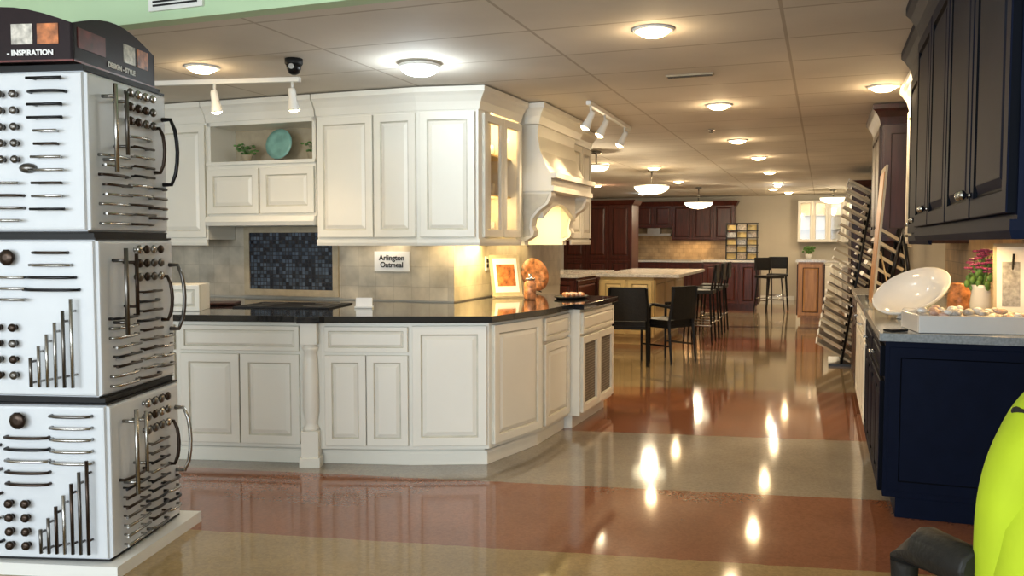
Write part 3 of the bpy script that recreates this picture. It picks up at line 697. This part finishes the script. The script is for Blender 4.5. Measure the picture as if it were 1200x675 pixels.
# ------------------------------------------------------------ mid island & stools
def paneled_box(name,s0,s1,t0,t1,h,m,g,topm,ov=(.03,.03,.03,.03),nf=2,ns=3,room=True):
    b=B(name,room=room)
    b.box((s0,t0,.1),(s1,t1,h-.04),m); b.box((s0+.05,t0+.05,0),(s1-.05,t1-.05,.1),m)
    for p0,p1,n in [((s0,t0),(s1,t0),nf),((s1,t0),(s1,t1),ns),((s1,t1),(s0,t1),nf),((s0,t1),(s0,t0),ns)]:
        M,L=seg(p0,p1); w=L/n
        for i in range(n): b.door(M,i*w+.02,.14,w-.04,h-.22,m,g)
    b.box((s0-ov[0],t0-ov[2],h-.04),(s1+ov[1],t1+ov[3],h),topm)
    return b
paneled_box('kitchen_island',-2.80,-2.08,11.15,13.6,.94,CREAM,CREAMG,LTOP,(.05,.34,.05,.05)).done(bevel=.002)
paneled_box('cherry_kitchen_island',-4.7,-2.98,10.6,12.6,.94,CHERRY,CHERRYG,LTOP,nf=4,ns=2).done(bevel=.002)
def armchair(x,y,rz):
    b=B('dining_armchair',origin=(x,y,0),rz=rz)
    for sx in (-.21,.21):
        b.tube([(sx,.2,0),(sx,.2,.63)],[.016,.02],BLACK,None,4)
        b.tube([(sx*1.02,-.24,0),(sx,-.2,.45),(sx*.95,-.26,.86)],[.016,.022,.016],BLACK,None,4)
        b.tube([(sx,-.22,.64),(sx*1.08,.0,.66),(sx*1.05,.21,.64)],.02,BLACK,None,6)
        b.tube([(sx,-.2,.2),(sx,.2,.2)],.01,BLACK,None,4)
    b.box((-.22,-.2,.40),(.22,.22,.44),BLACK); b.box((-.215,-.19,.44),(.215,.215,.49),BLACKM)
    n=8; 
    for k in range(n):
        x0=-.20+.4*k/n; x1=-.20+.4*(k+1)/n
        y0=-.25-.03*math.sin(math.pi*k/n); y1=-.25-.03*math.sin(math.pi*(k+1)/n)
        b.prism([(x0,y0),(x1,y1),(x1,y1+.03),(x0,y0+.03)],.50,.87,BLACKM)
    return b.done()
armchair(1.32,9.55,math.radians(-12)); armchair(1.78,9.75,math.radians(40))
def barstool(s_,t_,rz,h=.72):
    x,y=R(s_,t_); b=B('bar_stool',origin=(x,y,0),rz=rz)
    for sx in (-1,1):
        for sy in (-1,1): b.tube([(sx*.21,sy*.19,0),(sx*.16,sy*.15,h-.05)],[.013,.018],BLACK,None,4)
        b.tube([(sx*.2,-.18,.25),(sx*.2,.18,.25)],.01,CHROME); b.tube([(-.19,sx*.18,.28),(.19,sx*.18,.28)],.01,CHROME)
        b.tube([(sx*.17,-.16,h-.05),(sx*.18,-.22,h+.33)],.016,BLACK,None,4)
    b.box((-.2,-.19,h-.05),(.2,.19,h),BLACKM); b.box((-.18,-.235,h+.10),(.18,-.205,h+.34),BLACKM)
    b.done(bevel=.01)
for t_ in (11.7,12.5,13.3): barstool(-1.55,t_,math.radians(70))
barstool(-.85,18.0,math.radians(160),.72); barstool(-.95,17.0,math.radians(200),.72)

# ------------------------------------------------------------ far cherry kitchens
b=B('cherry_pantry_cabinet',room=True)
b.box((-4.6,15.5,0),(-3.3,16.1,2.1),CHERRY)
M,L=seg((-4.6,15.5),(-3.3,15.5))
for i in range(3): b.door(M,i*L/3+.02,.12,L/3-.04,.9,CHERRY,CHERRYG); b.door(M,i*L/3+.02,1.06,L/3-.04,.98,CHERRY,CHERRYG)
b.sweep([(-4.6,16.1),(-4.6,15.5),(-3.3,15.5),(-3.3,16.1)],[(0,2.04),(.03,2.06),(.07,2.13),(0,2.13)],CHERRY); b.done()
b=B('cherry_wall_cabinets',room=True)
for s0,s1,z0 in [(-5.5,-4.3,1.4),(-4.3,-3.4,1.7),(-3.4,-1.95,1.4)]:
    b.box((s0,FW-.35,z0),(s1,FW-.01,2.25),CHERRY); M,L=seg((s0,FW-.35),(s1,FW-.35)); n=max(2,round(L/.42))
    for i in range(n): b.door(M,i*L/n+.01,z0+.02,L/n-.02,2.21-z0,CHERRY,CHERRYG)
b.sweep([(-5.5,FW-.35),(-1.95,FW-.35),(-1.95,FW-.01)],[(0,2.2),(.03,2.22),(.08,2.32),(0,2.32)],CHERRY); b.done()
b=B('trim_backsplash_far',room=True); b.box((-5.5,FW-.008,.93),(-1.95,FW,1.7),TILER); b.done(recenter=False)
b=B('cherry_base_cabinets',room=True)
b.box((-5.5,FW-.62,.1),(-1.95,FW-.01,.88),CHERRY); b.box((-5.5,FW-.56,0),(-1.95,FW-.01,.1),CHERRY); b.box((-5.5,FW-.65,.88),(-1.93,FW-.01,.92),LTOP)
M,L=seg((-5.5,FW-.62),(-1.95,FW-.62))
for i in range(7): b.door(M,i*L/7+.01,.70,L/7-.02,.16,CHERRY,CHERRYG); b.door(M,i*L/7+.01,.12,L/7-.02,.56,CHERRY,CHERRYG)
b.done()
b=B('stainless_vent_hood',room=True)
b.prism([(-4.28,FW-.45),(-3.42,FW-.45),(-3.42,FW-.36),(-4.28,FW-.36)],1.5,1.56,STEEL); b.box((-4.28,FW-.36,1.5),(-3.42,FW-.02,1.56),STEEL); b.box((-4.0,FW-.34,1.56),(-3.7,FW-.06,1.69),STEEL); o=b.done()
x,y=R(-3.0,FW-.3); light('under_cabinet_lamp','AREA',(x,y,1.38),4,(1,.65,.3),o,size=.9,sy=.08)
paneled_box('cherry_counter',-2.25,-1.2,17.4,18.1,1.0,CHERRY,CHERRYG,LTOP,nf=3,ns=1).done()
b=B('tile_display_rack',room=True)
x0,x1,y0,y1=-1.85,-1.22,17.7,17.95
for i in range(6): b.box((x0,y0,1.001+i*.145),(x1,y1,1.016+i*.145),BLACK)
for i in range(4): b.box((x0+i*.2,y0,1.001),(x0+i*.2+.015,y1,1.73),BLACK)
for i in range(5):
    for j in range(3):
        b.box((x0+.02+j*.2,y0+.06,1.017+i*.145+.001),(x0+j*.2+.195,y0+.08,1.12+i*.145),[YEL,STONES[2],YEL,STONES[0]][(i+j)%4])
b.done()
paneled_box('oak_cabinet',-.38,.02,14.95,15.6,1.07,OAK,CHERRYG,LTOP,nf=1,ns=1).done()
b=B('white_display_cabinet',room=True)
b.box((-.55,FW-.45,.1),(.75,FW-.02,.9),WHITE); b.box((-.5,FW-.4,0),(.7,FW-.02,.1),WHITE); b.box((-.58,FW-.48,.9),(.78,FW-.02,.94),LTOP)
b.box((-.55,FW-.05,1.35),(.75,FW-.02,2.3),WHITE)
for q in (-.55,.1,.72): b.box((q,FW-.35,1.35),(q+.03,FW-.02,2.3),WHITE)
for z in (1.35,1.65,1.95,2.28): b.box((-.55,FW-.35,z),(.75,FW-.02,z+.02),WHITE)
M,L=seg((-.55,FW-.45),(.75,FW-.45))
for i in range(3): b.door(M,i*L/3+.01,.12,L/3-.02,.76,WHITE,GLAZE)
M,L=seg((-.55,FW-.35),(.75,FW-.35))
for i in range(4): b.door(M,i*L/4+.005,1.36,L/4-.01,.93,WHITE,GLAZE,'glass')
o=b.done()
x,y=R(-.2,FW-.2); light('cabinet_lamp','POINT',(x,y,2.15),1.5,WARM,o,size=.04)
x,y=R(.4,FW-.2); light('cabinet_lamp','POINT',(x,y,2.15),1.5,WARM,o,size=.04)
b=B('potted_plant',room=True)
b.lathe([(.06,.942),(.08,1.08),(.07,1.08)],CERAM,Matrix.Translation((-.3,FW-.3,0)),16)
for i in range(40):
    a=random.random()*6.28; r=random.random()*.14; p=(-.3+r*math.cos(a),FW-.3+r*.8*math.sin(a),1.12+random.random()*.13)
    b.ball(p,.03,LEAF,sc=(1,.6,.8),seg=6)
b.tube([(-.3,FW-.3,1.07),(-.3,FW-.3,1.2)],.01,LEAF); b.done()
b=B('mahogany_pantry_cabinet',room=True)
b.box((.40,13.2,.0),(RW-.02,14.6,2.2),MAHOG); M,L=seg((.40,14.6),(.40,13.2))
for i in range(3): b.door(M,i*L/3+.01,.1,L/3-.02,.9,MAHOG,CHERRYG); b.door(M,i*L/3+.01,1.05,L/3-.02,1.1,MAHOG,CHERRYG)
b.sweep([(RW-.02,14.6),(.40,14.6),(.40,13.2),(RW-.02,13.2)],[(0,2.14),(.03,2.16),(.07,2.24),(0,2.24)],MAHOG); b.done()
base_run('white_base_cabinet',.35,16.2,19.5,WHITE,GLAZE,LTOP,4).done()
upper_r('white_upper_cabinet',.60,16.2,19.5,WHITE,GLAZE,6).done()

# ------------------------------------------------------------ office chair with lime jacket
cx,cy,crz=1.185,1.60,math.radians(12)
b=B('office_chair',origin=(cx,cy,0),rz=crz)
b.box((-.24,-.01,.58),(.24,.05,1.06),BLACKM); b.box((-.26,.03,.44),(.26,.50,.52),BLACKM)
b.tube([(0,.0,.44),(0,-.02,.62)],.03,BLACK)
for sx in (-1,1): b.tube([(sx*.25,.24,.47),(sx*.30,.25,.50),(sx*.305,.25,.70),(sx*.305,.18,.745),(sx*.305,.04,.75)],[.02,.02,.03,.045,.04],BLACKM,None,10)
b.tube([(0,.24,.08),(0,.24,.46)],.028,CHROME,None,10)
for k in range(5):
    a=k*1.2566+.3; e=(.27*math.cos(a),.24+.27*math.sin(a)); b.tube([(0,.24,.12),(e[0],e[1],.075)],[.03,.018],BLACK); b.ball((e[0],e[1],.03),.03,BLACK)
chair=b.done(bevel=.02)
b=B('jacket',origin=(cx,cy,0),rz=crz)
rows=26; cols=40; ring=[]
for i in range(rows+1):
    f=i/rows; z=.50+.66*f
    u=max(0,(f-.45)/.55); hw=(.315)*math.sqrt(max(0.0,1-u**2.0))*(1-.03*(1-f))+.012
    th=.075*math.sqrt(max(0.0,1-max(0,(f-.8)/.2)**2))+.010
    rr=[]
    for j in range(cols):
        a=2*math.pi*j/cols; ca,sa=math.cos(a),math.sin(a)
        x=hw*math.copysign(abs(ca)**.7,ca); y=.02+th*math.copysign(abs(sa)**.8,sa)
        nn=noise.noise(Vector((x*9,y*6,z*2.2)))*.022+math.sin(x*26+z*3)*.006*(1-f)
        rr.append(b.bm.verts.new((x+ca*nn,y+sa*nn,z)))
    ring.append(rr)
for i in range(rows):
    for j in range(cols):
        k=(j+1)%cols; b.face([ring[i][j],ring[i][k],ring[i+1][k],ring[i+1][j]],LIME,True)
b.face(ring[-1],LIME,True)
for sx in (-1,1): b.tube([(sx*.15,-.0,1.04),(sx*.235,-.015,.93),(sx*.265,-.02,.75),(sx*.26,-.03,.52),(sx*.25,-.03,.42)],[.05,.062,.060,.052,.047],LIME,None,14)
b.tube([(-.12,-.02,1.13),(-.07,-.06,1.15),(0,-.07,1.155),(.07,-.06,1.15),(.12,-.02,1.13)],.03,LIME,None,10)
b.done(parent=chair,subsurf=1)

# ------------------------------------------------------------ world, camera
w=D.worlds.new('World'); S.world=w; w.use_nodes=True
nt=w.node_tree; bg=nt.nodes['Background']
sky=nt.nodes.new('ShaderNodeTexSky'); 
try: sky.sky_type='HOSEK_WILKIE'
except: pass
nt.links.new(sky.outputs[0],bg.inputs[0]); bg.inputs[1].default_value=.6
cam=D.cameras.new('camera'); co=D.objects.new('camera',cam); S.collection.objects.link(co)
cam.lens=30; cam.sensor_width=36; cam.clip_start=.05; cam.clip_end=100
co.location=(0,0,1.37); co.rotation_euler=(math.radians(90-3.12),0,0); S.camera=co
S.view_settings.view_transform='Standard'; S.view_settings.exposure=.12
